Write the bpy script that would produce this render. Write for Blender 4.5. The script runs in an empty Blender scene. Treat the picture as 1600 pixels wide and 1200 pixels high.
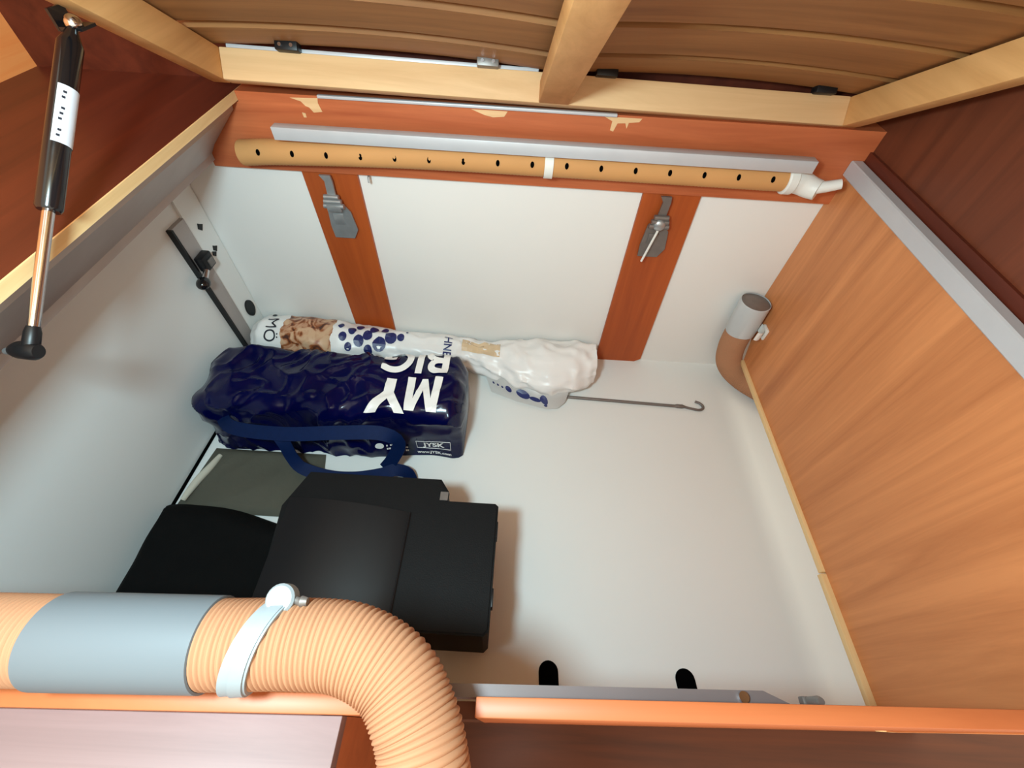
import bpy, bmesh, math, random
from mathutils import Vector, Matrix, noise

random.seed(7)
S = bpy.context.scene
COL = S.collection
R = math.radians
PI = math.pi

# ------------------------------------------------------------------ camera
f_px, pitch, roll, yaw = 675.9, R(51.66), R(3.8), R(0.39)
fw = Vector((math.sin(yaw) * math.cos(pitch), math.cos(yaw) * math.cos(pitch), -math.sin(pitch)))
rt = Vector((math.cos(yaw), -math.sin(yaw), 0))
up = rt.cross(fw)
RR = math.cos(roll) * rt + math.sin(roll) * up
UU = -math.sin(roll) * rt + math.cos(roll) * up
cam = bpy.data.cameras.new('camera')
cam.sensor_width = 36
cam.lens = f_px / 1600 * 36
cam.clip_start = 0.01
camo = bpy.data.objects.new('camera', cam)
COL.objects.link(camo)
m3 = Matrix((RR, UU, -fw)).transposed()
camo.matrix_world = Matrix.Translation((0, 0, 0.95)) @ m3.to_4x4()
S.camera = camo

# ------------------------------------------------------------------ light
wd = bpy.data.worlds.new('world')
S.world = wd
wd.use_nodes = True
bg = wd.node_tree.nodes['Background']
bg.inputs[0].default_value = (1.0, 0.89, 0.72, 1)
bg.inputs[1].default_value = 1.9
lt = bpy.data.lights.new('hand_lamp_light', 'POINT')
lt.energy = 33
lt.shadow_soft_size = 0.05
lt.color = (0.61, 0.885, 0.975)
lo = bpy.data.objects.new('hand_lamp_light', lt)
lo.location = (-0.22, 0.00, 1.03)
COL.objects.link(lo)
S.view_settings.view_transform = 'Standard'
S.view_settings.look = 'None'
S.view_settings.gamma = 1
S.view_settings.use_curve_mapping = False
S.view_settings.exposure = 0.0


# ------------------------------------------------------------------ materials
def srgb(r, g, b):
    return tuple(((c / 255 + 0.055) / 1.055) ** 2.4 if c > 10 else c / 255 / 12.92 for c in (r, g, b))


def newmat(name):
    m = bpy.data.materials.new(name)
    m.use_nodes = True
    nt = m.node_tree
    return m, nt, nt.nodes['Principled BSDF']


def plain(name, col, rough=0.5, metal=0.0, var=0.06, scale=14, bump=0.0, spec=0.5, coat=0.0):
    m, nt, p = newmat(name)
    tc = nt.nodes.new('ShaderNodeTexCoord')
    n = nt.nodes.new('ShaderNodeTexNoise')
    n.inputs['Scale'].default_value = scale
    n.inputs['Detail'].default_value = 4
    nt.links.new(tc.outputs['Object'], n.inputs['Vector'])
    mx = nt.nodes.new('ShaderNodeMix')
    mx.data_type = 'RGBA'
    mx.inputs[6].default_value = tuple(c * (1 - var) for c in col) + (1,)
    mx.inputs[7].default_value = tuple(min(1, c * (1 + var)) for c in col) + (1,)
    nt.links.new(n.outputs['Fac'], mx.inputs[0])
    nt.links.new(mx.outputs[2], p.inputs['Base Color'])
    p.inputs['Roughness'].default_value = rough
    p.inputs['Metallic'].default_value = metal
    p.inputs['Specular IOR Level'].default_value = spec
    p.inputs['Coat Weight'].default_value = coat
    if bump:
        b = nt.nodes.new('ShaderNodeBump')
        b.inputs['Strength'].default_value = bump
        b.inputs['Distance'].default_value = 0.002
        n2 = nt.nodes.new('ShaderNodeTexNoise')
        n2.inputs['Scale'].default_value = scale * 12
        nt.links.new(tc.outputs['Object'], n2.inputs['Vector'])
        nt.links.new(n2.outputs['Fac'], b.inputs['Height'])
        nt.links.new(b.outputs['Normal'], p.inputs['Normal'])
    return m


def wood(name, c1, c2, axis='x', rough=0.4, scale=1.0, spec=0.4):
    """grain streaks along one axis; c1 dark streak, c2 light ground"""
    m, nt, p = newmat(name)
    tc = nt.nodes.new('ShaderNodeTexCoord')
    mp = nt.nodes.new('ShaderNodeMapping')
    s = {'x': (1.6, 26, 26), 'y': (26, 1.6, 26), 'z': (26, 26, 1.6)}[axis]
    mp.inputs['Scale'].default_value = tuple(v * scale for v in s)
    nt.links.new(tc.outputs['Object'], mp.inputs['Vector'])
    n = nt.nodes.new('ShaderNodeTexNoise')
    n.inputs['Scale'].default_value = 1.0
    n.inputs['Detail'].default_value = 6
    n.inputs['Roughness'].default_value = 0.65
    n.inputs['Distortion'].default_value = 0.6
    nt.links.new(mp.outputs['Vector'], n.inputs['Vector'])
    n2 = nt.nodes.new('ShaderNodeTexNoise')
    n2.inputs['Scale'].default_value = 5.0
    n2.inputs['Detail'].default_value = 10
    mp2 = nt.nodes.new('ShaderNodeMapping')
    mp2.inputs['Scale'].default_value = tuple((0.3 if v < 5 else 8) * scale for v in s)
    nt.links.new(tc.outputs['Object'], mp2.inputs['Vector'])
    nt.links.new(mp2.outputs['Vector'], n2.inputs['Vector'])
    ad = nt.nodes.new('ShaderNodeMath')
    ad.operation = 'MULTIPLY_ADD'
    nt.links.new(n2.outputs['Fac'], ad.inputs[0])
    ad.inputs[1].default_value = 0.35
    nt.links.new(n.outputs['Fac'], ad.inputs[2])
    r = nt.nodes.new('ShaderNodeValToRGB')
    r.color_ramp.elements[0].position = 0.42
    r.color_ramp.elements[0].color = c1 + (1,)
    r.color_ramp.elements[1].position = 0.85
    r.color_ramp.elements[1].color = c2 + (1,)
    nt.links.new(ad.outputs[0], r.inputs['Fac'])
    nt.links.new(r.outputs['Color'], p.inputs['Base Color'])
    p.inputs['Roughness'].default_value = rough
    p.inputs['Specular IOR Level'].default_value = spec
    b = nt.nodes.new('ShaderNodeBump')
    b.inputs['Strength'].default_value = 0.12
    b.inputs['Distance'].default_value = 0.001
    nt.links.new(ad.outputs[0], b.inputs['Height'])
    nt.links.new(b.outputs['Normal'], p.inputs['Normal'])
    return m


M = {}
M['white'] = plain('white_laminate', (0.79, 0.80, 0.775), 0.45, var=0.025, scale=3, spec=0.3)
M['white_wall'] = plain('white_wall_board', (0.81, 0.785, 0.75), 0.5, var=0.03, scale=3, spec=0.3)
M['wood_right'] = wood('brown_veneer_upright', srgb(182, 112, 66), srgb(218, 144, 90), 'z', 0.45)
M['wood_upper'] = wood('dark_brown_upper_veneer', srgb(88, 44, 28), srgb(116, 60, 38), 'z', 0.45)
M['wood_header'] = wood('red_brown_veneer', srgb(156, 74, 42), srgb(196, 108, 66), 'x', 0.42)
M['wood_strip'] = wood('orange_brown_veneer', srgb(150, 64, 22), srgb(178, 84, 32), 'z', 0.5)
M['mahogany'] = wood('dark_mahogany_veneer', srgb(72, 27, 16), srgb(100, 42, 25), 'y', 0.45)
M['orange'] = wood('orange_veneer', srgb(246, 140, 70), srgb(255, 170, 100), 'y', 0.5)
M['front'] = wood('pale_orange_veneer', srgb(172, 92, 50), srgb(196, 112, 66), 'x', 0.45)
M['seat'] = wood('pale_pink_veneer', srgb(122, 98, 96), srgb(146, 120, 118), 'x', 0.5)
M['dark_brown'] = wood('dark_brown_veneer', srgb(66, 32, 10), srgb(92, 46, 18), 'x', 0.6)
M['raw'] = wood('raw_plywood_edge', srgb(214, 172, 116), srgb(240, 206, 152), 'y', 0.7)
M['raw_x'] = wood('raw_pine', srgb(204, 160, 112), srgb(230, 190, 142), 'x', 0.6)
M['raw_y'] = wood('raw_pine_long', srgb(204, 148, 88), srgb(230, 176, 114), 'y', 0.6)
M['slat'] = wood('beech_slat', srgb(122, 76, 40), srgb(160, 108, 62), 'x', 0.55)
M['alu'] = plain('brushed_aluminium', srgb(200, 202, 206), 0.45, 0.25, var=0.06, scale=20)
M['alu_dull'] = plain('dull_aluminium', srgb(176, 168, 164), 0.5, 0.35, var=0.16, scale=14)
M['alu_grey'] = plain('oxidised_aluminium', srgb(112, 102, 102), 0.5, 0.3, var=0.14, scale=14)
M['steel'] = plain('galvanised_steel', srgb(176, 180, 182), 0.38, 0.7, var=0.22, scale=60)
M['steel_dark'] = plain('dull_steel', srgb(128, 122, 118), 0.45, 0.6, var=0.2, scale=60)
M['chrome'] = plain('chromed_steel', srgb(205, 205, 208), 0.15, 1.0, var=0.02)
M['black'] = plain('black_plastic', (0.006, 0.006, 0.007), 0.4, spec=0.35)
M['black_gloss'] = plain('black_enamel', (0.006, 0.006, 0.007), 0.16, spec=0.6)
M['black_matte'] = plain('black_case_shell', (0.005, 0.005, 0.0055), 0.6, var=0.2, scale=40, bump=0.2, spec=0.16)
M['black_sheen'] = plain('black_satin_cover', (0.005, 0.005, 0.006), 0.45, var=0.1, scale=30, spec=0.3)
M['black_soft'] = plain('black_fabric', (0.004, 0.004, 0.004), 0.9, var=0.2, scale=40, bump=0.3, spec=0.1)
M['hole'] = plain('dark_opening', (0.002, 0.002, 0.002), 0.9, spec=0.0)
M['paper'] = plain('tan_duct_paper', srgb(172, 124, 92), 0.85, var=0.08, scale=9, spec=0.2)
M['paper_back'] = plain('orange_tan_duct_paper', srgb(200, 146, 92), 0.7, var=0.1, scale=9, spec=0.2)
M['sleeve'] = plain('pale_blue_grey_plastic', srgb(100, 107, 112), 0.5, var=0.03, scale=6, spec=0.4)
M['sleeve2'] = plain('light_grey_plastic', srgb(190, 193, 194), 0.45, var=0.05, scale=10)
M['strap'] = plain('pale_grey_plastic', srgb(140, 148, 152), 0.45, var=0.03)
M['white_plastic'] = plain('white_plastic', srgb(226, 224, 218), 0.45, var=0.03)
M['sticker'] = plain('white_sticker', srgb(214, 216, 224), 0.6, var=0.08, scale=60)
M['ink'] = plain('black_ink', (0.01, 0.01, 0.02), 0.6)
M['blue'] = plain('glossy_dark_blue_plastic', (0.0006, 0.0018, 0.036), 0.16, var=0.4, scale=7, spec=0.28)
M['blue_strap'] = plain('blue_webbing', (0.0008, 0.010, 0.055), 0.6, var=0.2, scale=90, bump=0.3, spec=0.15)
M['print_white'] = plain('white_print', srgb(238, 236, 232), 0.35, var=0.03)
M['print_blue'] = plain('navy_print', srgb(28, 38, 96), 0.4, var=0.05)
M['film'] = plain('clear_cloudy_film', srgb(214, 186, 150), 0.2, var=0.25, scale=30, spec=0.6)
M['grey_cloth'] = plain('grey_green_cloth', srgb(122, 119, 106), 0.9, var=0.12, scale=10, bump=0.2, spec=0.1)  # grey of the shaded floor, put into the sheet's colour
M['pale_cloth'] = plain('pale_hem_cloth', srgb(196, 190, 174), 0.8, var=0.05, spec=0.1)
M['mattress'] = plain('dark_mattress_cover', (0.012, 0.010, 0.010), 0.95, spec=0.05)


def bagmat():
    """white carrier bag with a printed brown photograph panel and cream panel"""
    m, nt, p = newmat('white_bag_film')
    tc = nt.nodes.new('ShaderNodeTexCoord')
    sx = nt.nodes.new('ShaderNodeSeparateXYZ')
    nt.links.new(tc.outputs['Object'], sx.inputs[0])
    nz = nt.nodes.new('ShaderNodeTexNoise')
    nz.inputs['Scale'].default_value = 24
    nz.inputs['Detail'].default_value = 3
    nt.links.new(tc.outputs['Object'], nz.inputs['Vector'])

    def band(a, b):
        w = nt.nodes.new('ShaderNodeMath'); w.operation = 'MULTIPLY_ADD'
        nt.links.new(nz.outputs['Fac'], w.inputs[0]); w.inputs[1].default_value = 0.03
        nt.links.new(sx.outputs['X'], w.inputs[2])
        g = nt.nodes.new('ShaderNodeMath'); g.operation = 'GREATER_THAN'
        nt.links.new(w.outputs[0], g.inputs[0]); g.inputs[1].default_value = a
        l = nt.nodes.new('ShaderNodeMath'); l.operation = 'LESS_THAN'
        nt.links.new(w.outputs[0], l.inputs[0]); l.inputs[1].default_value = b
        k = nt.nodes.new('ShaderNodeMath'); k.operation = 'MULTIPLY'
        nt.links.new(g.outputs[0], k.inputs[0]); nt.links.new(l.outputs[0], k.inputs[1])
        return k
    ph = nt.nodes.new('ShaderNodeValToRGB')
    n2 = nt.nodes.new('ShaderNodeTexNoise')
    n2.inputs['Scale'].default_value = 30
    n2.inputs['Distortion'].default_value = 1.5
    nt.links.new(tc.outputs['Object'], n2.inputs['Vector'])
    nt.links.new(n2.outputs['Fac'], ph.inputs['Fac'])
    e = ph.color_ramp.elements
    e[0].position = 0.34; e[0].color = srgb(74, 40, 30) + (1,)
    e[1].position = 0.62; e[1].color = srgb(206, 168, 134) + (1,)
    k = e.new(0.45); k.color = srgb(150, 84, 44) + (1,)
    k = e.new(0.52); k.color = srgb(190, 140, 108) + (1,)
    a = nt.nodes.new('ShaderNodeMix'); a.data_type = 'RGBA'
    a.inputs[6].default_value = srgb(236, 233, 230) + (1,)
    nt.links.new(ph.outputs['Color'], a.inputs[7])
    nt.links.new(band(-0.60 - BAGX + 0.015, -0.475 - BAGX + 0.015).outputs[0], a.inputs[0])
    nt.links.new(a.outputs[2], p.inputs['Base Color'])
    p.inputs['Roughness'].default_value = 0.32
    p.inputs['Specular IOR Level'].default_value = 0.4
    return m


BAGX = -0.23
M['bag'] = bagmat()


# ------------------------------------------------------------------ mesh helpers
class MB:
    def __init__(self):
        self.bm = bmesh.new()

    def face(self, pts, smooth=False):
        vs = [self.bm.verts.new(p) for p in pts]
        f = self.bm.faces.new(vs)
        f.smooth = smooth
        return f

    def box(self, x0, x1, y0, y1, z0, z1, bev=0.0, mat=None):
        co = [(x, y, z) for x in (x0, x1) for y in (y0, y1) for z in (z0, z1)]
        if mat is not None:
            co = [mat @ Vector(c) for c in co]
        v = [self.bm.verts.new(c) for c in co]
        fs = [(0, 1, 3, 2), (4, 6, 7, 5), (0, 4, 5, 1), (2, 3, 7, 6), (0, 2, 6, 4), (1, 5, 7, 3)]
        ff = [self.bm.faces.new([v[i] for i in q]) for q in fs]
        if bev:
            ed = list({e for f in ff for e in f.edges})
            bmesh.ops.bevel(self.bm, geom=ed, offset=bev, segments=2, affect='EDGES', profile=0.5)
        return self

    def prism(self, poly, a, b, fn):
        """poly 2D points; fn(p, q, t) -> 3D; extruded from t=a to t=b"""
        A = [self.bm.verts.new(fn(p, q, a)) for p, q in poly]
        B = [self.bm.verts.new(fn(p, q, b)) for p, q in poly]
        n = len(poly)
        self.bm.faces.new(A)
        self.bm.faces.new(B[::-1])
        for i in range(n):
            j = (i + 1) % n
            self.bm.faces.new([A[j], A[i], B[i], B[j]])
        bmesh.ops.recalc_face_normals(self.bm, faces=self.bm.faces[:])
        return self

    def tube(self, path, rad, seg=24, caps=True, upv=(0, 0, 1), inner=None):
        """rings along path; rad float, list or function(i)"""
        path = [Vector(p) for p in path]
        n = len(path)
        rings = []
        u = None
        for i, p in enumerate(path):
            t = (path[min(i + 1, n - 1)] - path[max(i - 1, 0)]).normalized()
            if u is None:
                u = Vector(upv)
                if abs(u.dot(t)) > 0.95:
                    u = Vector((1, 0, 0))
            u = (u - t * u.dot(t)).normalized()
            w = t.cross(u)
            r = rad(i) if callable(rad) else (rad[i] if isinstance(rad, (list, tuple)) else rad)
            rings.append([self.bm.verts.new(p + (u * math.cos(k * 2 * PI / seg) + w * math.sin(k * 2 * PI / seg)) * r) for k in range(seg)])
        for i in range(n - 1):
            for k in range(seg):
                l = (k + 1) % seg
                f = self.bm.faces.new([rings[i][k], rings[i][l], rings[i + 1][l], rings[i + 1][k]])
                f.smooth = True
        if caps:
            self.bm.faces.new(rings[0][::-1])
            self.bm.faces.new(rings[-1])
        return self

    def sphere(self, c, r, sx=1, sy=1, sz=1, seg=16):
        mt = Matrix.Translation(c) @ Matrix.Diagonal((sx * r, sy * r, sz * r, 1))
        g = bmesh.ops.create_uvsphere(self.bm, u_segments=seg, v_segments=seg // 2 + 2, radius=1, matrix=mt)
        for v in g['verts']:
            for f in v.link_faces:
                f.smooth = True
        return self

    def ribbon(self, path, normals, width_dir, w, t):
        """flat strap: path points, thickness normals, width direction list/const"""
        n = len(path)
        rows = []
        for i in range(n):
            p = Vector(path[i]); nn = Vector(normals[i] if isinstance(normals, list) else normals).normalized()
            d = Vector(width_dir[i] if isinstance(width_dir, list) else width_dir).normalized()
            rows.append([self.bm.verts.new(p + d * a * w / 2 + nn * b * t / 2) for a, b in ((-1, -1), (1, -1), (1, 1), (-1, 1))])
        for i in range(n - 1):
            for k in range(4):
                l = (k + 1) % 4
                f = self.bm.faces.new([rows[i][k], rows[i][l], rows[i + 1][l], rows[i + 1][k]])
                f.smooth = True
        self.bm.faces.new(rows[0][::-1]); self.bm.faces.new(rows[-1])
        bmesh.ops.recalc_face_normals(self.bm, faces=self.bm.faces[:])
        return self

    def build(self, name, mat, parent=None, base=None, sharp=35):
        me = bpy.data.meshes.new(name)
        bm = self.bm
        if parent is not None:
            off = world_base(parent)
        else:
            if base is None:
                xs = [v.co for v in bm.verts]
                mn = Vector((min(c.x for c in xs), min(c.y for c in xs), min(c.z for c in xs)))
                mxv = Vector((max(c.x for c in xs), max(c.y for c in xs), max(c.z for c in xs)))
                base = Vector(((mn.x + mxv.x) / 2, (mn.y + mxv.y) / 2, mn.z))
            off = Vector(base)
        for v in bm.verts:
            v.co -= off
        bm.to_mesh(me)
        bm.free()
        me.materials.append(M[mat])
        me.set_sharp_from_angle(angle=R(sharp))
        o = bpy.data.objects.new(name, me)
        COL.objects.link(o)
        if parent is None:
            o.location = off
        else:
            o.parent = parent
        return o


def world_base(o):
    v = Vector(o.location)
    while o.parent:
        o = o.parent
        v += Vector(o.location)
    return v


def tag(o, label, cat=None, group=None, kind=None):
    o['label'] = label
    if cat:
        o['category'] = cat
    if group:
        o['group'] = group
    if kind:
        o['kind'] = kind
    return o


def thing(name, base, label, cat, group=None):
    o = bpy.data.objects.new(name, None)
    o.empty_display_size = 0.02
    o.location = base
    COL.objects.link(o)
    return tag(o, label, cat, group)


def struct(mb, name, mat, label):
    o = mb.build(name, mat)
    o['kind'] = 'structure'
    o['label'] = label
    return o


def smooth_path(pts, n):
    """Catmull-Rom resample with even spacing"""
    P = [Vector(p) for p in pts]
    P = [2 * P[0] - P[1]] + P + [2 * P[-1] - P[-2]]
    dense = []
    for i in range(1, len(P) - 2):
        for k in range(40):
            t = k / 40
            a, b, c, d = P[i - 1], P[i], P[i + 1], P[i + 2]
            dense.append(0.5 * ((2 * b) + (c - a) * t + (2 * a - 5 * b + 4 * c - d) * t * t + (3 * b - a - 3 * c + d) * t ** 3))
    dense.append(P[-2])
    L = [0]
    for i in range(1, len(dense)):
        L.append(L[-1] + (dense[i] - dense[i - 1]).length)
    out = []
    j = 0
    for k in range(n):
        s = L[-1] * k / (n - 1)
        while j < len(L) - 2 and L[j + 1] < s:
            j += 1
        t = (s - L[j]) / max(1e-9, L[j + 1] - L[j])
        out.append(dense[j].lerp(dense[j + 1], min(1, t)))
    return out, L[-1]


def text2d(body, size, bold=0.0, xs=1.0):
    """2D mesh of lettering: list of verts (x, y), faces; centred"""
    cu = bpy.data.curves.new('lettering', 'FONT')
    cu.body = body
    cu.size = size
    cu.offset = bold
    cu.align_x = 'CENTER'
    cu.align_y = 'CENTER'
    ob = bpy.data.objects.new('lettering', cu)
    COL.objects.link(ob)
    dg = bpy.context.evaluated_depsgraph_get()
    me = bpy.data.meshes.new_from_object(ob.evaluated_get(dg))
    bm = bmesh.new()
    bm.from_mesh(me)
    bpy.data.objects.remove(ob)
    bpy.data.curves.remove(cu)
    bpy.data.meshes.remove(me)
    bmesh.ops.remove_doubles(bm, verts=bm.verts[:], dist=1e-6)
    bmesh.ops.triangulate(bm, faces=bm.faces[:])
    for v in bm.verts:
        v.co.x *= xs
    return bm


def wrap_text(body, size, fn, name, mat, parent, bold=0.0, xs=1.0, maxe=0.012):
    bm = text2d(body, size, bold, xs)
    for _ in range(3):
        ed = [e for e in bm.edges if e.calc_length() > maxe]
        if not ed:
            break
        bmesh.ops.subdivide_edges(bm, edges=ed, cuts=1)
        bmesh.ops.triangulate(bm, faces=bm.faces[:])
    for v in bm.verts:
        v.co = fn(v.co.x, v.co.y)
    mb = MB()
    mb.bm.free()
    mb.bm = bm
    return mb.build(name, mat, parent)


# ================================================================== SETTING
# floor of the bed box
fl = struct(MB().prism([(-0.80, -0.002), (0.98, 0.047), (0.98, 0.90), (-0.80, 0.90)], -0.02, 0.0, lambda p, q, t: (p, q, t)), 'floor', 'white', 'white laminate floor of the storage box')


def pill(cx, y0, y1, w, ang=0):
    poly = []
    for k in range(13):
        a = PI * k / 12
        poly.append((w / 2 * math.cos(a), (y1 - w / 2) + w / 2 * math.sin(a)))
    for k in range(13):
        a = PI + PI * k / 12
        poly.append((w / 2 * math.cos(a), (y0 + w / 2) + w / 2 * math.sin(a)))
    ca, sa = math.cos(ang), math.sin(ang)
    ym = (y0 + y1) / 2
    return [(cx + x * ca - (y - ym) * sa, ym + x * sa + (y - ym) * ca) for x, y in poly]


for cx, ang in ((0.103, 0.03), (0.357, 0.10)):
    MB().prism(pill(cx, 0.028, 0.100, 0.036, ang), 0.0, 0.0015, lambda p, q, t: (p, q, t)).build('slot_insert', 'hole', fl)

# back wall
struct(MB().box(-0.78, 0.98, 0.873, 0.90, 0.0, 0.584), 'wall_back', 'white_wall', 'white board wall at the back of the storage box')
# left white wall, running slightly out towards the front
struct(MB().prism([(-0.712, 0.873), (-0.750, 0.0), (-0.750, -0.05), (-0.775, -0.05), (-0.775, 0.873)], 0.0, 0.62, lambda p, q, t: (p, q, t)),
       'wall_left', 'white', 'white side wall under the left ledge')
# black joint along the foot of the left wall
mb = MB()
mb.prism([(-0.7435, 0.02), (-0.736, 0.02), (-0.709, 0.84), (-0.7135, 0.84)], 0.0, 0.004, lambda p, q, t: (p - 0.001, q, t))
struct(mb, 'trim_1', 'hole', 'black joint line between floor and left white wall')
# outer wall behind the hanging right panel
struct(MB().box(0.96, 0.98, 0.05, 0.90, 0.0, 0.60), 'wall_outer_right', 'white', 'white outer wall behind the hanging brown panel')

# right wooden panel: hangs 10 cm above the floor, notched at the lower back corner for the duct
poly = [(0.02, 0.105), (0.80, 0.105), (0.816, 0.15), (0.836, 0.19), (0.856, 0.212), (0.872, 0.218), (0.872, 0.585), (0.02, 0.585)]
wr = struct(MB().prism(poly, 0.622, 0.640, lambda p, q, t: (t, p, q)), 'wall_right', 'wood_right', 'brown wood veneer panel hanging on the right above the white floor')
o = MB().box(0.615, 0.640, 0.258, 0.798, 0.094, 0.106, 0.0015).build('raw_edge', 'raw', wr)
o = MB().box(0.611, 0.640, 0.02, 0.255, 0.094, 0.106, 0.0015).build('raw_edge', 'raw', wr)
# ledge on its top and upper panel set back
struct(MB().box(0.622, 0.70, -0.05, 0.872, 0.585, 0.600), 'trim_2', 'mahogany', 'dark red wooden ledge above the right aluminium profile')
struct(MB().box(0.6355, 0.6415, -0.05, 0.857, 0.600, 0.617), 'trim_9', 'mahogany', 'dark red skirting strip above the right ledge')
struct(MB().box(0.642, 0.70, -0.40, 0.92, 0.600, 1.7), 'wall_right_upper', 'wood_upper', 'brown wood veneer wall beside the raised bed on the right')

# left ledge, walls above it
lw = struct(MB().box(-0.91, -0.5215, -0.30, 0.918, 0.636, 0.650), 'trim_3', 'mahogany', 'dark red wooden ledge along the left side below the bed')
MB().box(-0.5215, -0.519, -0.30, 0.918, 0.636, 0.6503).build('raw_edge', 'raw', lw)
struct(MB().box(-0.93, -0.91, -0.60, 0.92, 0.60, 1.7), 'wall_outer_left', 'orange', 'bright orange wood veneer wall corner at the far left above the ledge')
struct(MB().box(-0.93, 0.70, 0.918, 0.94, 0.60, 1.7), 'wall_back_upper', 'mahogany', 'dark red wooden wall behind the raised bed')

# header board across the top of the back wall
hd = struct(MB().prism([(-0.62, 0.514), (0.6415, 0.514), (0.6415, 0.650), (-0.5185, 0.650), (-0.5185, 0.634), (-0.62, 0.634)], 0.858, 0.873, lambda p, q, t: (p, t, q)), 'trim_4', 'wood_header', 'red-brown wooden header board across the top of the back wall')
MB().box(-0.5185, 0.6415, 0.8575, 0.918, 0.646, 0.6515).build('top_edge', 'wood_header', hd)
MB().box(-0.37, 0.16, 0.851, 0.8585, 0.6495, 0.6545, 0.001).build('hinge_strip', 'alu', hd)


def chip(cx, cz, pts):
    mb = MB()
    mb.prism([(cx + a, cz + b) for a, b in pts], 0.8572, 0.8582, lambda p, q, t: (p, t, q))
    mb.build('chipped_spot', 'raw_x', hd)


chip(-0.392, 0.638, [(-.030, .008), (.020, .010), (.018, .002), (.022, -.012), (.006, -.014), (.0, -.006), (-.006, -.004), (-.012, .003)])
chip(-0.405, 0.619, [(-.003, .004), (.003, .003), (.003, -.004), (-.002, -.004)])
chip(-0.064, 0.642, [(-.035, .004), (.030, .004), (.024, -.005), (.004, -.007), (-.012, -.004)])
chip(0.172, 0.638, [(-.034, .010), (.034, .010), (.030, .004), (.012, .002), (.010, -.008), (.006, .001), (-.008, .0), (-.013, -.014), (-.019, -.012), (-.018, .003)])
# two upright wooden battens
struct(MB().prism([(-0.441, 0.0), (-0.335, 0.0), (-0.337, 0.514), (-0.450, 0.514)], 0.865, 0.873, lambda p, q, t: (p, t, q)), 'trim_5', 'wood_strip',
       'orange-brown upright batten on the left of the white back wall')
struct(MB().prism([(0.248, 0.0), (0.362, 0.0), (0.378, 0.012), (0.366, 0.514), (0.248, 0.514)], 0.865, 0.873, lambda p, q, t: (p, t, q)), 'trim_6', 'wood_strip',
       'orange-brown upright batten on the right of the white back wall')

# front boards (the whole front runs about 1.6 degrees out of square)
SL = 0.0275


def fy(x, y, z):
    return (x, y + SL * x, z)


def fbox(x0, x1, y0, y1, z0, z1, bev=0.0):
    mb = MB()
    mb.box(x0, x1, y0, y1, z0, z1, bev)
    for v in mb.bm.verts:
        v.co.y += SL * v.co.x
    return mb


wf = struct(fbox(-0.0125, 0.99, 0.0045, 0.0190, -0.30, 0.5, 0.001), 'wall_front_right', 'front', 'orange-brown front board of the box, right of the tan duct')
wl = struct(fbox(-0.80, -0.101, 0.0045, 0.0190, -0.30, 0.5, 0.001), 'wall_front_left', 'front', 'orange-brown front board of the box, left of the bent tan duct')
fbox(-0.1008, -0.0985, 0.0040, 0.0193, 0.30, 0.5002).build('raw_edge', 'raw', wl)
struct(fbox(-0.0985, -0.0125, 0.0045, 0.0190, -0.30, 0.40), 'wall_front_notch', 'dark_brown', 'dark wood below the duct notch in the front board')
# seat box in front on the left
st = struct(fbox(-0.95, -0.124, -0.55, 0.0042, 0.468, 0.485, 0.001), 'trim_7', 'seat', 'pale pinkish wooden seat board in front of the box at lower left')
struct(fbox(-0.150, -0.130, -0.54, 0.004, -0.30, 0.468), 'wall_seat_side', 'front', 'wooden side of the seat box beside the duct')
struct(MB().box(-0.13, 1.60, -0.80, 0.06, -0.32, -0.30), 'floor_aisle', 'dark_brown', 'dark brown floor in front of the box')

# ================================================================== BED (raised)
TH = R(31)
A = R(2.6)
BO = Vector((0.0, 0.855, 0.658))
es0 = Vector((0, -math.cos(TH), math.sin(TH)))
ex0 = Vector((1, 0, 0))
eu = (ex0 * math.cos(A) - es0 * math.sin(A))
ev = (ex0 * math.sin(A) + es0 * math.cos(A))
en = Vector((0, math.sin(TH), math.cos(TH)))
BM = Matrix((eu, ev, en)).transposed().to_4x4()
BM.translation = BO + ev * 0.024


def bbox(u0, u1, v0, v1, w0, w1, bev=0.0):
    return MB().box(u0, u1, v0, v1, w0, w1, bev, BM)


bed = thing('bed_frame', BO, 'raised wooden slatted bed frame seen from below, hinged at the back', 'bed frame')
U0, U1, VL = -0.535, 0.588, 1.02
W1 = 0.045
bbox(U0 + .03, U1 - .03, -0.024, 0.0, 0, W1, 0.002).build('foot_rail', 'raw_x', bed)
bbox(U0, U0 + .030, -0.024, VL, 0, W1, 0.002).build('side_rail', 'raw_y', bed)
bbox(U1 - .030, U1, -0.024, VL, 0, W1, 0.002).build('side_rail', 'raw_y', bed)
bbox(0.018, 0.070, 0.0, VL, 0.0, W1 - 0.012, 0.002).build('centre_beam', 'raw_y', bed)
bbox(U0 + .03, U1 - .03, VL - 0.025, VL, 0, W1, 0.002).build('head_rail', 'raw_x', bed)
bbox(U0 + .04, 0.015, -0.020, -0.004, W1, W1 + 0.006, 0.001).build('metal_strip', 'alu', bed)


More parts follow.
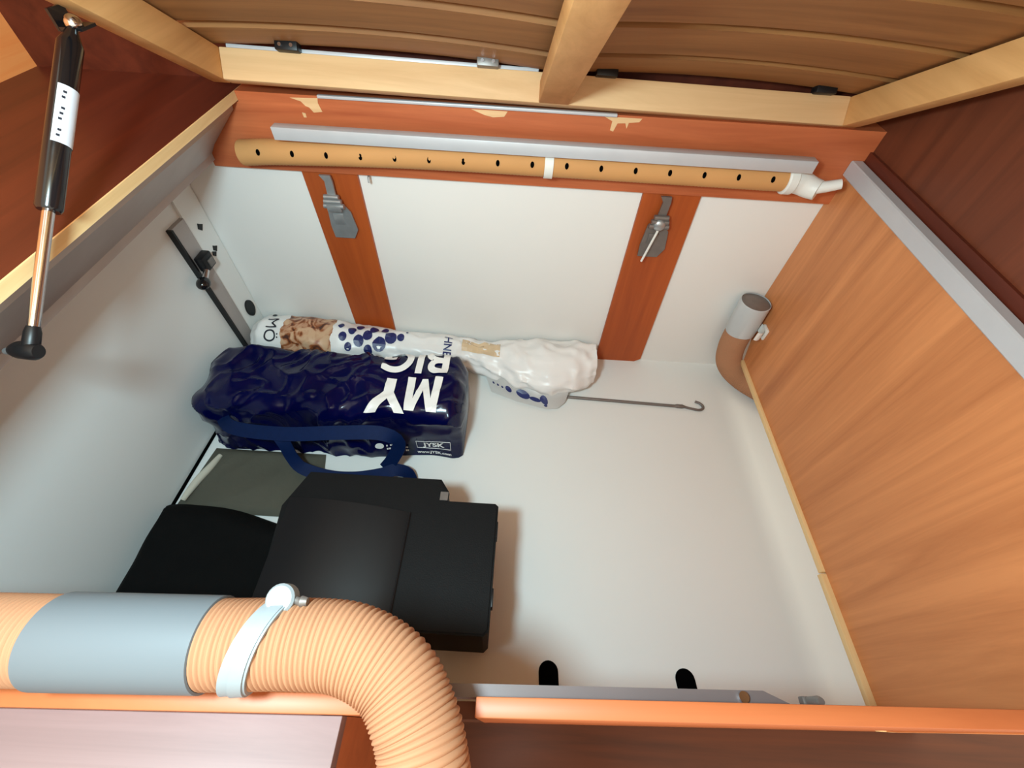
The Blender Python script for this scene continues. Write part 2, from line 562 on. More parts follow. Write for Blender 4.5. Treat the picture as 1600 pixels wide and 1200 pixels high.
def slat(u0, u1, v0, v1, bow):
    mb = MB()
    n = 10
    top, bot = [], []
    w0 = W1 + 0.003
    for i in range(n + 1):
        t = i / n
        u = u0 + (u1 - u0) * t
        b = bow * 4 * t * (1 - t)
        bot.append([mb.bm.verts.new(BM @ Vector((u, v, w0 + b))) for v in (v0, v1)])
        top.append([mb.bm.verts.new(BM @ Vector((u, v, w0 + b + 0.013))) for v in (v0, v1)])
    F = mb.bm.faces.new
    for i in range(n):
        F([bot[i][0], bot[i][1], bot[i + 1][1], bot[i + 1][0]]).smooth = True
        F([top[i][0], top[i + 1][0], top[i + 1][1], top[i][1]]).smooth = True
        F([bot[i][0], bot[i + 1][0], top[i + 1][0], top[i][0]])
        F([bot[i][1], top[i][1], top[i + 1][1], bot[i + 1][1]])
    F([bot[0][0], top[0][0], top[0][1], bot[0][1]])
    F([bot[n][0], bot[n][1], top[n][1], top[n][0]])
    bmesh.ops.recalc_face_normals(mb.bm, faces=mb.bm.faces[:])
    return mb.build('slat', 'slat', bed)


v = -0.002
k = 0
while v < VL - 0.09:
    wd_ = 0.062 if k == 0 else 0.086
    slat(U0 + 0.008, 0.030, v, v + wd_, 0.010)
    slat(0.058, U1 - 0.008, v, v + wd_ + 0.006, 0.010)
    v += wd_ + 0.024
    k += 1
for u in (-0.392, -0.070):
    b = bbox(u - 0.018, u + 0.018, -0.006, 0.014, W1 - 0.002, W1 + 0.012, 0.002).build('slat_holder', 'black' if u < -0.2 else 'steel_dark', bed)
    for s in (-0.009, 0.009):
        MB().tube([BM @ Vector((u + s, 0.013, W1 + .005)), BM @ Vector((u + s, 0.016, W1 + .005))], 0.0028, 10).build('rivet', 'chrome', b)
for u in (0.128, 0.505):
    bbox(u - 0.018, u + 0.018, -0.006, 0.012, W1 - 0.002, W1 + 0.010, 0.002).build('slat_holder', 'black', bed)
mt = tag(bbox(U0 + .01, U1 - .01, -0.03, VL, W1 + 0.0275, W1 + 0.12, 0.01).build('mattress', 'mattress'), 'dark mattress lying on the slats, showing only in the gaps', 'mattress')  # added above the slats to block light and keep the gaps dark

# ================================================================== ALUMINIUM PROFILES
mb = MB()
sec = [(-0.530, 0.6355), (-0.536, 0.6355), (-0.610, 0.566), (-0.624, 0.548), (-0.632, 0.548), (-0.632, 0.528), (-0.612, 0.528), (-0.612, 0.540), (-0.598, 0.558), (-0.532, 0.622)]
mb.prism(sec, 0.10, 0.855, lambda p, q, t: (p, t, q))
rl = thing('aluminium_profile', (-0.58, 0.38, 0.528), 'dull aluminium profile under the raw edge of the left ledge', 'profile')
mb.build('profile_body', 'alu_dull', rl)
mb = MB()
mb.prism([(-0.583, 0.585), (-0.586, 0.588), (-0.573, 0.601), (-0.570, 0.598)], 0.10, 0.84, lambda p, q, t: (p + .003, t, q - .003))
mb.build('groove_lip', 'alu', rl)
MB().box(-0.7130, -0.632, 0.10, 0.85, 0.545, 0.56).build('mounting_flange', 'alu_dull', rl)
tg = MB().box(-0.012, 0.012, -0.007, 0.007, -0.006, 0.006, 0.002, Matrix.Translation((-0.553, 0.60, 0.620)) @ Matrix.Rotation(R(40), 4, 'Y')).build('end_clip', 'black')
tag(tg, 'small black clip on the left aluminium profile', 'clip')

mb = MB()
sec = [(0.622, 0.572), (0.614, 0.572), (0.612, 0.574), (0.612, 0.5985), (0.614, 0.6005), (0.632, 0.6005), (0.632, 0.6003), (0.622, 0.5985)]
mb.prism(sec, 0.0, 0.857, lambda p, q, t: (p, t, q))
tag(mb.build('aluminium_profile', 'alu'), 'straight grey aluminium profile along the brown right panel', 'profile')

# front angle profile, with chamfered right end
fr = thing('aluminium_profile', (0.0, 0.03, 0.47), 'dull aluminium angle behind the orange front board, under the duct', 'profile')
mb = MB()
mb.prism([(-0.42, 0.0192), (0.268, 0.0192), (0.245, 0.0290), (-0.42, 0.0290)], 0.478, 0.481, lambda p, q, t: fy(p, q, t))
mb.build('top_flange', 'alu_grey', fr)
fbox(-0.42, 0.260, 0.0192, 0.0222, 0.44, 0.478).build('side_flange', 'alu_grey', fr)
mb = MB()
mb.tube([fy(0.225, 0.0238, 0.481), fy(0.225, 0.0238, 0.484)], 0.0045, 14)
mb.build('screw', 'chrome', fr)
tag(MB().tube([(0.298, 0.0305, 0.46), (0.298, 0.0305, 0.474), (0.298, 0.0305, 0.478)], [0.0045, 0.0045, 0.003], 12).build('stud', 'steel_dark'),
    'small grey metal stud behind the right front board', 'stud')
tag(MB().box(0.292, 0.304, 0.0276, 0.0350, 0.452, 0.460, 0.001).build('stud_bracket', 'steel_dark'), 'small dull bracket carrying the stud behind the front board', 'bracket')

# aluminium bar on header
BZ = 0.595
mb = MB()
br = thing('aluminium_bar', (0.04, 0.82, 0.61), 'bright square aluminium bar fixed across the red-brown header', 'bar')
mb.box(-0.448, 0.520, 0.804, 0.824, BZ, BZ + 0.0215, 0.001)
mb.build('bar_body', 'alu', br)
for x in (-0.30, 0.04, 0.38):
    MB().box(x - 0.01, x + 0.01, 0.8243, 0.8577, BZ + 0.0003, BZ + 0.006).build('standoff', 'alu_dull', br)

# ================================================================== PERFORATED DUCT ON THE BACK
DY, DZ, DR = 0.832, 0.571, 0.0225
pts, L = smooth_path([(-0.535, DY, 0.556), (-0.45, DY, 0.562), (-0.2, DY, 0.570), (0.1, DY, DZ), (0.35, DY, DZ), (0.505, DY, DZ)], 320)
ad = thing('air_duct', (0, 0.826, 0.51), 'tan perforated air duct running along the header at the back', 'duct')
MB().tube(pts, lambda i: DR + (0.0003 if i % 2 else -0.0003), 28).build('duct_body', 'paper_back', ad)
hx = -0.492
while hx < 0.47:
    zc = 0.562 + (hx + 0.45) * 0.018 if hx < 0.1 else DZ
    a = R(18)
    n = Vector((0, -math.cos(a), math.sin(a)))
    c = Vector((hx, DY, zc)) + n * (DR - 0.0004)
    tdir = Vector((0, math.sin(a), math.cos(a)))
    mb = MB()
    ring = [c + Vector((1, 0, 0)) * 0.0035 * math.cos(k * PI / 6) + tdir * 0.0055 * math.sin(k * PI / 6) for k in range(12)]
    mb.prism([(0.0035 * math.cos(k * PI / 6), 0.0055 * math.sin(k * PI / 6)) for k in range(12)], 0, 0.0012, lambda p, q, t, c=c, n=n, tdir=tdir: c + Vector((1, 0, 0)) * p + tdir * q + n * t)
    mb.build('air_hole', 'hole', ad)
    hx += 0.0635
mb = MB()
pp = []; nn = []
for k in range(19):
    a = R(-80 + 160 * k / 18)
    n = Vector((0, -math.cos(a), math.sin(a)))
    pp.append(Vector((0.047, DY, DZ)) + n * (DR + 0.0017)); nn.append(n)
pp.append(Vector((0.047, 0.8570, DZ + 0.002))); nn.append(Vector((0, -1, 0)))
mb.ribbon(pp, nn, (1, 0, 0), 0.016, 0.002)
tag(mb.build('pipe_strap', 'white_plastic'), 'narrow white strap holding the perforated duct to the header', 'strap')
el = thing('duct_elbow', (0.53, DY, 0.55), 'white plastic elbow on the right end of the perforated duct', 'elbow')
MB().tube([(0.490, DY, DZ), (0.493, DY, DZ), (0.507, DY, DZ), (0.509, DY, DZ)], [0.0242, 0.0268, 0.0268, 0.0242], 24).build('collar', 'white_plastic', el)
p2, _ = smooth_path([(0.507, DY, DZ), (0.525, DY - .002, DZ - .004), (0.541, DY - .010, DZ - .008), (0.553, DY - .02, DZ - .008)], 14)
MB().tube(p2, [0.023 - 0.0004 * i for i in range(14)], 20).build('elbow_body', 'white_plastic', el)
MB().tube([(0.548, DY - .016, DZ - .006), (0.566, DY - .02, DZ + .000), (0.585, DY - .024, DZ + .008)], [0.011, 0.010, 0.009], 16).build('nozzle', 'white_plastic', el)

tag(MB().tube([(-0.312, 0.8735, 0.512), (-0.312, 0.866, 0.513), (-0.312, 0.858, 0.510), (-0.312, 0.855, 0.500)], 0.0022, 8).build('pin', 'steel'),
    'tiny bent metal pin below the perforated duct', 'pin')


# ================================================================== METAL BRACKETS ON THE BATTENS
def bracket(cx, label, dark, rod):
    mat = 'steel_dark' if dark else 'steel'
    t = thing('metal_bracket', (cx, 0.865, 0.36), label, 'bracket', 'metal brackets on the battens')

    def pl(poly, y0, y1):
        return MB().prism([(cx + a, b) for a, b in poly], y0, y1, lambda p, q, tt: (p, tt, q))
    # neck: narrow tapering strap hanging from the header
    pl([(-.012, .512), (.010, .512), (.012, .500), (.011, .470), (-.006, .470), (-.004, .500)], 0.850, 0.855).build('neck', mat, t)
    for k in range(3):
        z = 0.468 - 0.010 * k
        w = 0.013 + 0.003 * k
        MB().tube([(cx - w, 0.848, z), (cx + w + .004, 0.848, z)], 0.0055, 12).build('knuckle', mat, t)
    pl([(-.018, .444), (.020, .444), (.030, .430), (.036, .388), (.024, .366), (-.020, .366), (-.022, .395)], 0.8575, 0.8605).build('plate', mat, t)
    MB().box(cx - .010, cx + .012, 0.8555, 0.865, 0.400, 0.425, 0.001).build('spacer', mat, t)
    if rod:
        MB().tube([(cx + .004, 0.846, 0.446), (cx - .012, 0.844, 0.362)], 0.0026, 8).build('rod', 'white_plastic', t)
        MB().sphere((cx + .002, 0.846, 0.452), 0.013, 1, .6, 1).build('swivel_head', 'steel', t)
    else:
        MB().box(cx - .013, cx + .017, 0.842, 0.850, 0.437, 0.452, 0.002).build('clevis', 'steel', t)


bracket(-0.398, 'bright steel bracket with ridged neck on the left batten', False, False)
bracket(0.293, 'dull steel bracket with a thin white rod on the right batten', True, True)

# ================================================================== LEFT WALL FITTINGS
def lx(y):   # inner face of the left wall
    return -0.712 - (0.873 - y) * 0.0435


struct(MB().prism([(0.806, 0.0), (0.871, 0.0), (0.871, 0.47), (0.806, 0.47)], 0, 0.006, lambda p, q, t: (lx(p) + t + 0.0005, p, q)), 'trim_8', 'white',
       'white upright strip in the back left corner')
tr = thing('track', (lx(0.785), 0.785, 0.05), 'grey upright track with black front edge on the left white wall', 'track')
MB().prism([(0.766, 0.055), (0.803, 0.055), (0.803, 0.425), (0.760, 0.425)], 0.0005, 0.010, lambda p, q, t: (lx(p) + t, p, q)).build('channel', 'alu_dull', tr)
MB().prism([(0.762, 0.055), (0.766, 0.055), (0.760, 0.425), (0.755, 0.425)], 0.0005, 0.013, lambda p, q, t: (lx(p) + t, p, q)).build('edge_strip', 'black', tr)
cl = thing('track_clamp', (lx(0.785) + 0.01, 0.785, 0.315), 'black clamp with wing knob on the upright track', 'clamp')
MB().box(lx(.785) + .0106, lx(.785) + .030, 0.764, 0.800, 0.318, 0.352, 0.003).build('clamp_block', 'black', cl)
MB().box(lx(.785) + .0295, lx(.785) + .033, 0.776, 0.794, 0.324, 0.341, 0.001).build('face_plate', 'steel_dark', cl)
MB().tube([(lx(.76) + .026, 0.766, 0.323), (lx(.75) + .028, 0.745, 0.313)], 0.006, 12).build('spindle', 'chrome', cl)
MB().sphere((lx(.74) + .028, 0.736, 0.310), 0.017, 0.8, 1.0, 0.75).build('wing_knob', 'black_gloss', cl)
tag(MB().prism([(0.843 + .016 * math.cos(k * PI / 12), 0.142 + .024 * math.sin(k * PI / 12)) for k in range(24)], 0.0068, 0.011, lambda p, q, t: (lx(p) + t, p, q)).build('cap', 'black'),
    'black oval cap low on the white corner strip', 'cap')
for i, (y, z, s) in enumerate(((0.835, 0.385, 1), (0.842, 0.326, .9), (0.832, 0.318, .8))):
    tag(MB().prism([(y - .008 * s, z), (y - .002 * s, z + .010 * s), (y + .003 * s, z + .006 * s), (y + .010 * s, z + .002 * s), (y, z - .008 * s)], 0.0066, 0.0085, lambda p, q, t: (lx(p) + t, p, q)).build('screw_cover', 'black'),
        ['small black screw cover highest on the white corner strip', 'middle small black screw cover on the corner strip, nearest the back wall', 'lowest small black screw cover on the white corner strip'][i], 'screw cover')

# ================================================================== GAS STRUT
b0 = Vector((-0.500, 0.283, 0.598))
b1 = Vector((-0.500, 0.583, 0.806))
d = (b1 - b0).normalized()
gs = thing('gas_strut', b0, 'black gas strut with white sticker between the left ledge and raised bed', 'gas strut')
mb = MB()
pk = [0.150, 0.154, 0.330, 0.345]
Lb = (b1 - b0).length
MB().tube([b0 + d * t for t in (0.150, 0.153, Lb - .03, Lb - .024, Lb - 0.012)], [0.0095, 0.0112, 0.0112, 0.009, 0.005], 28).build('cylinder', 'black_gloss', gs)
MB().tube([b0 + d * t for t in (0.012, 0.152)], 0.0052, 18).build('rod', 'chrome', gs)
MB().tube([b0 + d * t for t in (0.000, 0.003, 0.020, 0.026)], [0.006, 0.0075, 0.007, 0.0055], 18).build('end_socket', 'black', gs)
MB().tube([b0 + Vector((0.009, 0, 0)), b0 + Vector((0.004, 0, 0)), b0 + Vector((-0.016, 0.004, -.004)), b0 + Vector((-0.030, .008, -.010))], [0.007, 0.0095, 0.0095, 0.007], 18).build('ball_joint', 'black', gs)
MB().tube([b0 + Vector((-0.030, .008, -.010)), b0 + Vector((-0.052, .014, -.020))], 0.004, 12).build('ball_stud', 'steel', gs)
sk = MB()
n = 20
ru = Vector((1, 0, 0)); rw = d.cross(ru)
r1, r2 = [], []
for k in range(n + 1):
    a = R(30 + 205 * k / n)
    # facing the camera side
    nv = ru * math.cos(a) * -1 + rw * math.sin(a) * -1
    nv = (ru * math.cos(R(-70) + R(200) * k / n) + rw * math.sin(R(-70) + R(200) * k / n))
    r1.append(sk.bm.verts.new(b0 + d * 0.222 + nv * 0.0117))
    r2.append(sk.bm.verts.new(b0 + d * 0.285 + nv * 0.0117))
for k in range(n):
    sk.bm.faces.new([r1[k], r1[k + 1], r2[k + 1], r2[k]]).smooth = True
so = sk.build('sticker', 'sticker', gs)
mb = MB()
for k in range(9):
    if k in (2, 6):
        continue
    a0 = R(-52 + (k % 3) * 3)
    q = []
    for da, dl in ((0, 0), (R(14), 0), (R(14), .0026), (0, .0026)):
        nv = ru * math.cos(a0 + da) + rw * math.sin(a0 + da)
        q.append(b0 + d * (0.228 + 0.006 * k + dl) + nv * 0.0119)
    mb.face(q)
mb.build('sticker_print', 'ink', so)
# bracket at the top
tb = MB().box(-0.515, -0.490, 0.574, 0.598, 0.798, 0.801, 0.0, None)
tb.box(-0.5175, -0.5145, 0.574, 0.598, 0.797, 0.8165)
tb.build('top_bracket', 'black_gloss', gs)
MB().sphere(b1 - d * 0.004, 0.0085).build('ball_head', 'chrome', gs)

# ================================================================== FRONT DUCT
pts, L = smooth_path([(-0.66, 0.028, 0.534), (-0.55, 0.031, 0.534), (-0.397, 0.037, 0.534), (-0.235, 0.042, 0.534), (-0.160, 0.046, 0.535), (-0.115, 0.044, 0.536), (-0.078, 0.028, 0.534),
                      (-0.056, 0.000, 0.530), (-0.045, -0.028, 0.524), (-0.040, -0.055, 0.508), (-0.039, -0.072, 0.475), (-0.040, -0.075, 0.40), (-0.04, -0.075, 0.25)], 1900)
nr = 1900
fd = thing('air_duct', (-0.3, 0.035, 0.50), 'thick ribbed tan paper air duct bending down over the front board', 'duct')
step = L / (nr - 1)
mb = MB()
mb.tube(pts, lambda i: 0.0313 + 0.0018 * abs(math.sin(PI * i * step / 0.0042)), 40)
mb.build('duct_body', 'paper', fd)


def duct_at(x):
    best = min(pts, key=lambda p: abs(p.x - x) + (0 if p.z > .5 else 9))
    return best


# oblique coupling sleeve (its ends are cut by planes that follow the duct's tilt)
c0, c1 = duct_at(-0.352), duct_at(-0.226)
cs = thing('duct_coupling', (c0 + c1) / 2 - Vector((0, 0, .034)), 'pale blue-grey plastic coupling sleeve on the tan front duct', 'coupling')
ax = (c1 - c0)
pp = [c0 + ax * t for t in (0.0, 0.004, 0.5, 0.996, 1.0)]
MB().tube(pp, [0.0333, 0.0350, 0.0350, 0.0350, 0.0333], 48, caps=False).build('sleeve', 'sleeve', cs)
# clamp
cc = duct_at(-0.190)
ck = thing('duct_clamp', (cc.x, 0.015, 0.50), 'pale grey plastic clamp strap over the tan front duct', 'clamp')
ax = Vector((1, 0.02, 0)).normalized()
pp, nn = [], []
for k in range(31):
    a = R(-30 + 182 * k / 30)
    n = Vector((0, -math.cos(a), math.sin(a)))
    pp.append(cc + n * 0.0345 + Vector((-0.009 + 0.026 * (k / 30) ** 1.3, 0, 0)))
    nn.append(n)
mb = MB()
mb.ribbon(pp, nn, (1, 0.1, 0.0), 0.020, 0.0028)
bd = mb.build('band', 'strap', ck)
mb = MB()
pp2 = [p + n * 0.0016 + Vector((0.003, 0, 0)) for p, n in zip(pp, nn)]
mb.ribbon(pp2[:27], nn[:27], (1, 0.1, 0.0), 0.010, 0.0014)
mb.build('raised_rib', 'strap', bd)
hv = Vector((0, -0.22, 0.97)).normalized()
hp = pp[28] + Vector((0.001, 0.002, 0.002))
MB().tube([hp + hv * -0.006, hp + hv * 0.004, hp + hv * 0.006], [0.0115, 0.0115, 0.0098], 24).build('round_head', 'strap', ck)
MB().tube([hp + Vector((0.010, 0.0, 0)), hp + Vector((0.014, -0.001, 0)), hp + Vector((0.016, -0.001, 0)), hp + Vector((0.021, -0.001, 0))], [0.003, 0.003, 0.0045, 0.0032], 12).build('screw', 'steel_dark', ck)
MB().tube([(-0.186, 0.0205, 0.481), (-0.186, 0.0205, 0.499)], 0.003, 12).build('foot_screw', 'chrome', ck)

# ================================================================== CORNER DUCT BELOW THE RIGHT PANEL
pts2, L2 = smooth_path([(0.80, 0.64, 0.040), (0.70, 0.735, 0.042), (0.640, 0.785, 0.046), (0.600, 0.812, 0.075), (0.584, 0.822, 0.13), (0.581, 0.826, 0.20), (0.580, 0.828, 0.26)], 260)
rd = thing('air_duct', (0.62, 0.80, 0.01), 'short tan air duct curving out under the right wooden panel', 'duct')
MB().tube(pts2, lambda i: 0.0325 + (0.0005 if i % 2 else -0.0005), 32).build('duct_body', 'paper', rd)
rc = thing('duct_coupling', (0.58, 0.827, 0.19), 'light grey open-ended coupling on the duct in the right corner', 'coupling')
MB().tube([(0.5815, 0.8245, 0.185), (0.5812, 0.8248, 0.188), (0.5795, 0.828, 0.278), (0.5795, 0.828, 0.280)], [0.0337, 0.0355, 0.0355, 0.034], 36, caps=False).build('sleeve', 'sleeve2', rc)
MB().tube([(0.5795, 0.828, 0.274), (0.5795, 0.828, 0.276)], [0.0345, 0.0345], 36).build('end_disc', 'steel_dark', rc)
rs = thing('pipe_clip', (0.613, 0.80, 0.20), 'white plastic clip beside the coupling on the right panel', 'clip')
pp, nn = [], []
for k in range(11):
    a = R(-20 + 130 * k / 10)
    n = Vector((-math.sin(a) * .8, -math.cos(a), .25)).normalized()
    pp.append(Vector((0.600, 0.800, 0.215)) + Vector((0.016 * math.cos(a), -0.026 * math.sin(a), 0.0)))
    nn.append(n)
MB().ribbon(pp, nn, (0.1, 0.1, 1), 0.022, 0.003).build('clip_band', 'white_plastic', rs)
MB().box(0.6165, 0.6218, 0.780, 0.806, 0.200, 0.230, 0.001).build('clip_foot', 'white_plastic', rs)

# ================================================================== BLUE BAG
def bag_profile(s):
    """rounded-rectangle path: s=0 at floor front, up the front, over the top, down the back; returns y, z, ny, nz"""
    y0, y1, h, r = 0.512, 0.700, 0.185, 0.035
    a = h - r
    q = PI * r / 2
    w = (y1 - y0) - 2 * r
    if s < a:
        return y0, s, -1, 0
    s -= a
    if s < q:
        t = s / r
        return y0 + r - r * math.cos(t), h - r + r * math.sin(t), -math.cos(t), math.sin(t)
    s -= q
    if s < w:
        return y0 + r + s, h, 0, 1
    s -= w
    if s < q:
        t = s / r
        return y1 - r + r * math.sin(t), h - r + r * math.cos(t), math.sin(t), math.cos(t)
    s -= q
    return y1, h - r - s, 1, 0


BP = 2 * 0.150 + PI * 0.035 + 0.118


def bag_pt(x, s, off=0.0):
    s = min(max(s, 0), BP)
    y, z, ny, nz = bag_profile(s)
    # taper at ends
    e = min(1.0, (x + 0.705) / 0.045, (-0.105 - x) / 0.03)
    e = max(0.0, e)
    sc = 0.80 + 0.20 * math.sin(e * PI / 2)
    p = Vector((x, y, z))
    w = 1.0 - 0.65 * math.exp(-((x + 0.21) / 0.075) ** 2) * (1 if 0.15 < s < 0.30 else 0.6)
    if s < 0.14:
        w = 1.0 - 0.9 * math.exp(-((x + 0.20) / 0.10) ** 4)
    n1 = noise.noise(p * 9 + Vector((3, 1, 5)))
    n2 = 1 - abs(noise.noise(Vector((p.x * 10 + p.y * 10, p.y * 7 - p.x * 6, p.z * 9)) + Vector((1, 7, 2)))) * 2
    n3 = max(0, 1 - abs(noise.noise(Vector((p.x * 16 - p.y * 22, p.y * 9 + p.x * 14, p.z * 20)) + Vector((9, 2, 2)))) * 3.2) ** 2
    dsp = 0.012 * n1 + w * (0.013 * (n2 - 0.4) + 0.0055 * n3) - 0.007
    sag = 0.010 * math.sin((x + 0.7) * 5.0)
    y2 = 0.606 + (y + ny * (dsp + off) - 0.606) * sc
    z2 = (z * (1 - 0.04 * e) + nz * (dsp + off + sag * 0.6)) * sc
    # front bottom kicks out a little
    if ny < -0.5:
        y2 -= 0.012 * (1 - z / 0.185)
    # right end leans back
    return Vector((x, y2, max(z2, 0.003)))


bb = thing('shopping_bag', (-0.41, 0.606, 0.0), 'glossy dark blue plastic carrier bag with big white letters, stuffed full', 'bag')
mb = MB()
NX, NS = 130, 96
grid = [[mb.bm.verts.new(bag_pt(-0.705 + 0.60 * i / NX, BP * j / NS)) for j in range(NS + 1)] for i in range(NX + 1)]
for i in range(NX):
    for j in range(NS):
        f = mb.bm.faces.new([grid[i][j], grid[i + 1][j], grid[i + 1][j + 1], grid[i][j + 1]])
        f.smooth = True
for i in (0, NX):
    c = mb.bm.verts.new(Vector((grid[i][0].co.x + (-0.004 if i == 0 else 0.006), 0.606, 0.08)))
    ring = grid[i]
    for j in range(NS):
        f = mb.bm.faces.new([c, ring[j], ring[j + 1]])
        f.smooth = True
    mb.bm.faces.new([c, ring[NS], ring[0]])
for i in range(NX):
    mb.bm.faces.new([grid[i][0], grid[i][NS], grid[i + 1][NS], grid[i + 1][0]])
bmesh.ops.recalc_face_normals(mb.bm, faces=mb.bm.faces[:])
mb.build('bag_body', 'blue', bb, sharp=60)
STOP = 0.150 + PI * 0.035 / 2     # arc length where the top face begins
# large white lettering, upside down as seen from the front
GLYPH = {'M': [(0, 0), (.06, 1), (.33, 1), (.50, .42), (.67, 1), (.94, 1), (1, 0), (.78, 0), (.75, .66), (.58, .06), (.42, .06), (.25, .66), (.22, 0)],
         'Y': [(.37, 0), (.37, .40), (0, 1), (.27, 1), (.5, .60), (.73, 1), (1, 1), (.63, .40), (.63, 0)]}


def big_letter(ch, x0, w, sb, h):
    """upside-down capital: foot of the letter lies towards the back"""
    mb = MB()
    mb.face([(px, py, 0) for px, py in GLYPH[ch]])
    bmesh.ops.triangulate(mb.bm, faces=mb.bm.faces[:])
    for _ in range(4):
        ed = [e for e in mb.bm.edges if e.calc_length() > 0.09]
        if not ed:
            break
        bmesh.ops.subdivide_edges(mb.bm, edges=ed, cuts=1)
        bmesh.ops.triangulate(mb.bm, faces=mb.bm.faces[:])
    for v_ in mb.bm.verts:
        v_.co = bag_pt(x0 - v_.co.x * w, sb - v_.co.y * h, 0.003)
    bmesh.ops.recalc_face_normals(mb.bm, faces=mb.bm.faces[:])
    mb.build('lettering', 'print_white', bb)


big_letter('M', -0.152, 0.080, STOP + 0.066, 0.090)
big_letter('Y', -0.226, 0.084, STOP + 0.060, 0.092)
wrap_text('BIG', 0.118, lambda x, y: bag_pt(-0.222 - x, STOP + 0.125 - y, 0.0035), 'lettering', 'print_white', bb, bold=0.0028, xs=0.90, maxe=0.008)
lg = wrap_text('JYSK', 0.024, lambda x, y: bag_pt(-0.172 + x, 0.052 + y, 0.003), 'logo_text', 'print_white', bb, bold=0.0008, maxe=0.006)
wrap_text('www.JYSK.com', 0.013, lambda x, y: bag_pt(-0.172 + x, 0.020 + y, 0.003), 'web_address', 'print_white', bb, bold=0.0003, maxe=0.006)
# thin outline of the logo tile
mb = MB()
w, h = 0.040, 0.015
rect = [(-w, -h), (w, -h), (w, h), (-w, h)]
for k in range(4):
    a = rect[k]; b = rect[(k + 1) % 4]
    for j in range(8):
        p = [bag_pt(-0.172 + a[0] + (b[0] - a[0]) * t, 0.053 + a[1] + (b[1] - a[1]) * t, 0.0032) for t in (j / 8, (j + 1) / 8)]
        mb.tube(p, 0.0006, 5)
mb.build('logo_outline', 'print_white', bb)
for k, (dx, sz, ln) in enumerate(((-0.262, 0.046, 0.042), (-0.258, 0.034, 0.050), (-0.252, 0.022, 0.038))):
    mb = MB()
    for j in range(10):
        if (j * 7 + k) % 4 == 3:
            continue
        x0 = dx - ln / 2 + ln * j / 10
        q = [bag_pt(x0, sz, .003), bag_pt(x0 + ln / 13, sz, .003), bag_pt(x0 + ln / 13, sz + .006, .003), bag_pt(x0, sz + .006, .003)]
        mb.face(q)
    mb.build('small_print', 'print_white', bb)
mb = MB()
ctr = (-0.298, 0.050)
for k in range(16):
    a0, a1 = k * PI / 8, (k + 1) * PI / 8
    mb.face([bag_pt(ctr[0], ctr[1], .0035), bag_pt(ctr[0] + .010 * math.cos(a0), ctr[1] + .010 * math.sin(a0), .0035), bag_pt(ctr[0] + .010 * math.cos(a1), ctr[1] + .010 * math.sin(a1), .0035)])
mb.build('round_mark', 'print_white', bb)


def strap(ctrl, w, tilt):
    p, _ = smooth_path(ctrl, 44)
    nrm, wid = [], []
    for i in range(len(p)):
        t = (p[min(i + 1, 43)] - p[max(i - 1, 0)]).normalized()
        view = Vector((0.0, -0.62, 0.78))
        wv = t.cross(view).normalized()
        wv = (wv + Vector(tilt) * 0.5).normalized()
        nrm.append(t.cross(wv).normalized())
        wid.append(wv)
    MB().ribbon(p, nrm, wid, w, 0.003).build('handle', 'blue_strap', bb)


strap([(-0.655, 0.530, 0.11), (-0.60, 0.486, 0.122), (-0.48, 0.470, 0.135), (-0.36, 0.472, 0.150), (-0.27, 0.476, 0.152), (-0.235, 0.474, 0.12), (-0.255, 0.464, 0.065), (-0.278, 0.455, 0.03)], 0.030, (0, 0, 0.3))
strap([(-0.50, 0.478, 0.13), (-0.485, 0.462, 0.105), (-0.475, 0.448, 0.07), (-0.455, 0.436, 0.045), (-0.40, 0.428, 0.03), (-0.34, 0.428, 0.03), (-0.28, 0.436, 0.04), (-0.25, 0.446, 0.045), (-0.225, 0.448, 0.03), (-0.215, 0.440, 0.006)], 0.028, (0, 0, 0.6))

# ================================================================== WHITE BAG ROLL AT THE BACK
ST = [(-0.700, 0.800, 0.012, 0.060, 0.012), (-0.690, 0.800, 0.050, 0.068, 0.050), (-0.660, 0.800, 0.062, 0.070, 0.066), (-0.58, 0.800, 0.064, 0.070, 0.068), (-0.48, 0.802, 0.062, 0.066, 0.064),
      (-0.38, 0.805, 0.056, 0.058, 0.056), (-0.28, 0.808, 0.052, 0.054, 0.052), (-0.19, 0.812, 0.050, 0.048, 0.046), (-0.13, 0.814, 0.046, 0.042, 0.040), (-0.09, 0.808, 0.046, 0.040, 0.038),
      (-0.04, 0.800, 0.060, 0.042, 0.040), (0.03, 0.787, 0.078, 0.048, 0.046), (0.10, 0.779, 0.088, 0.052, 0.050), (0.165, 0.785, 0.080, 0.052, 0.050), (0.205, 0.797, 0.068, 0.050, 0.048), (0.228, 0.806, 0.060, 0.050, 0.047)]


def wb(x, a, off=0.0):
    for i in range(len(ST) - 1):
        if ST[i][0] <= x <= ST[i + 1][0]:
            break
    t = (x - ST[i][0]) / (ST[i + 1][0] - ST[i][0])
    t = min(1, max(0, t))
    t = t * t * (3 - 2 * t)
    yc, ry, zc, rz = (ST[i][k] + (ST[i + 1][k] - ST[i][k]) * t for k in range(1, 5))
    p = Vector((x, math.cos(a), math.sin(a)))
    n1 = 1 - 2 * abs(noise.noise(Vector((x * 11, math.cos(a) * 1.6, math.sin(a) * 1.6 + x * 6)) + Vector((2, 2, 8))))
    n2 = 1 - 2 * abs(noise.noise(Vector((x * 26, math.cos(a) * 3 + x * 9, math.sin(a) * 3)) + Vector((5, 1, 3))))
    amp = 1.0 if x > -0.15 else 0.55
    dsp = amp * (0.010 * (n1 - 0.5) + 0.005 * (n2 - 0.5))
    y = yc + math.cos(a) * (ry + dsp + off)
    z = zc + math.sin(a) * (rz + dsp + off)
    y = min(y, 0.862)
    return Vector((x, y, max(0.002, z)))


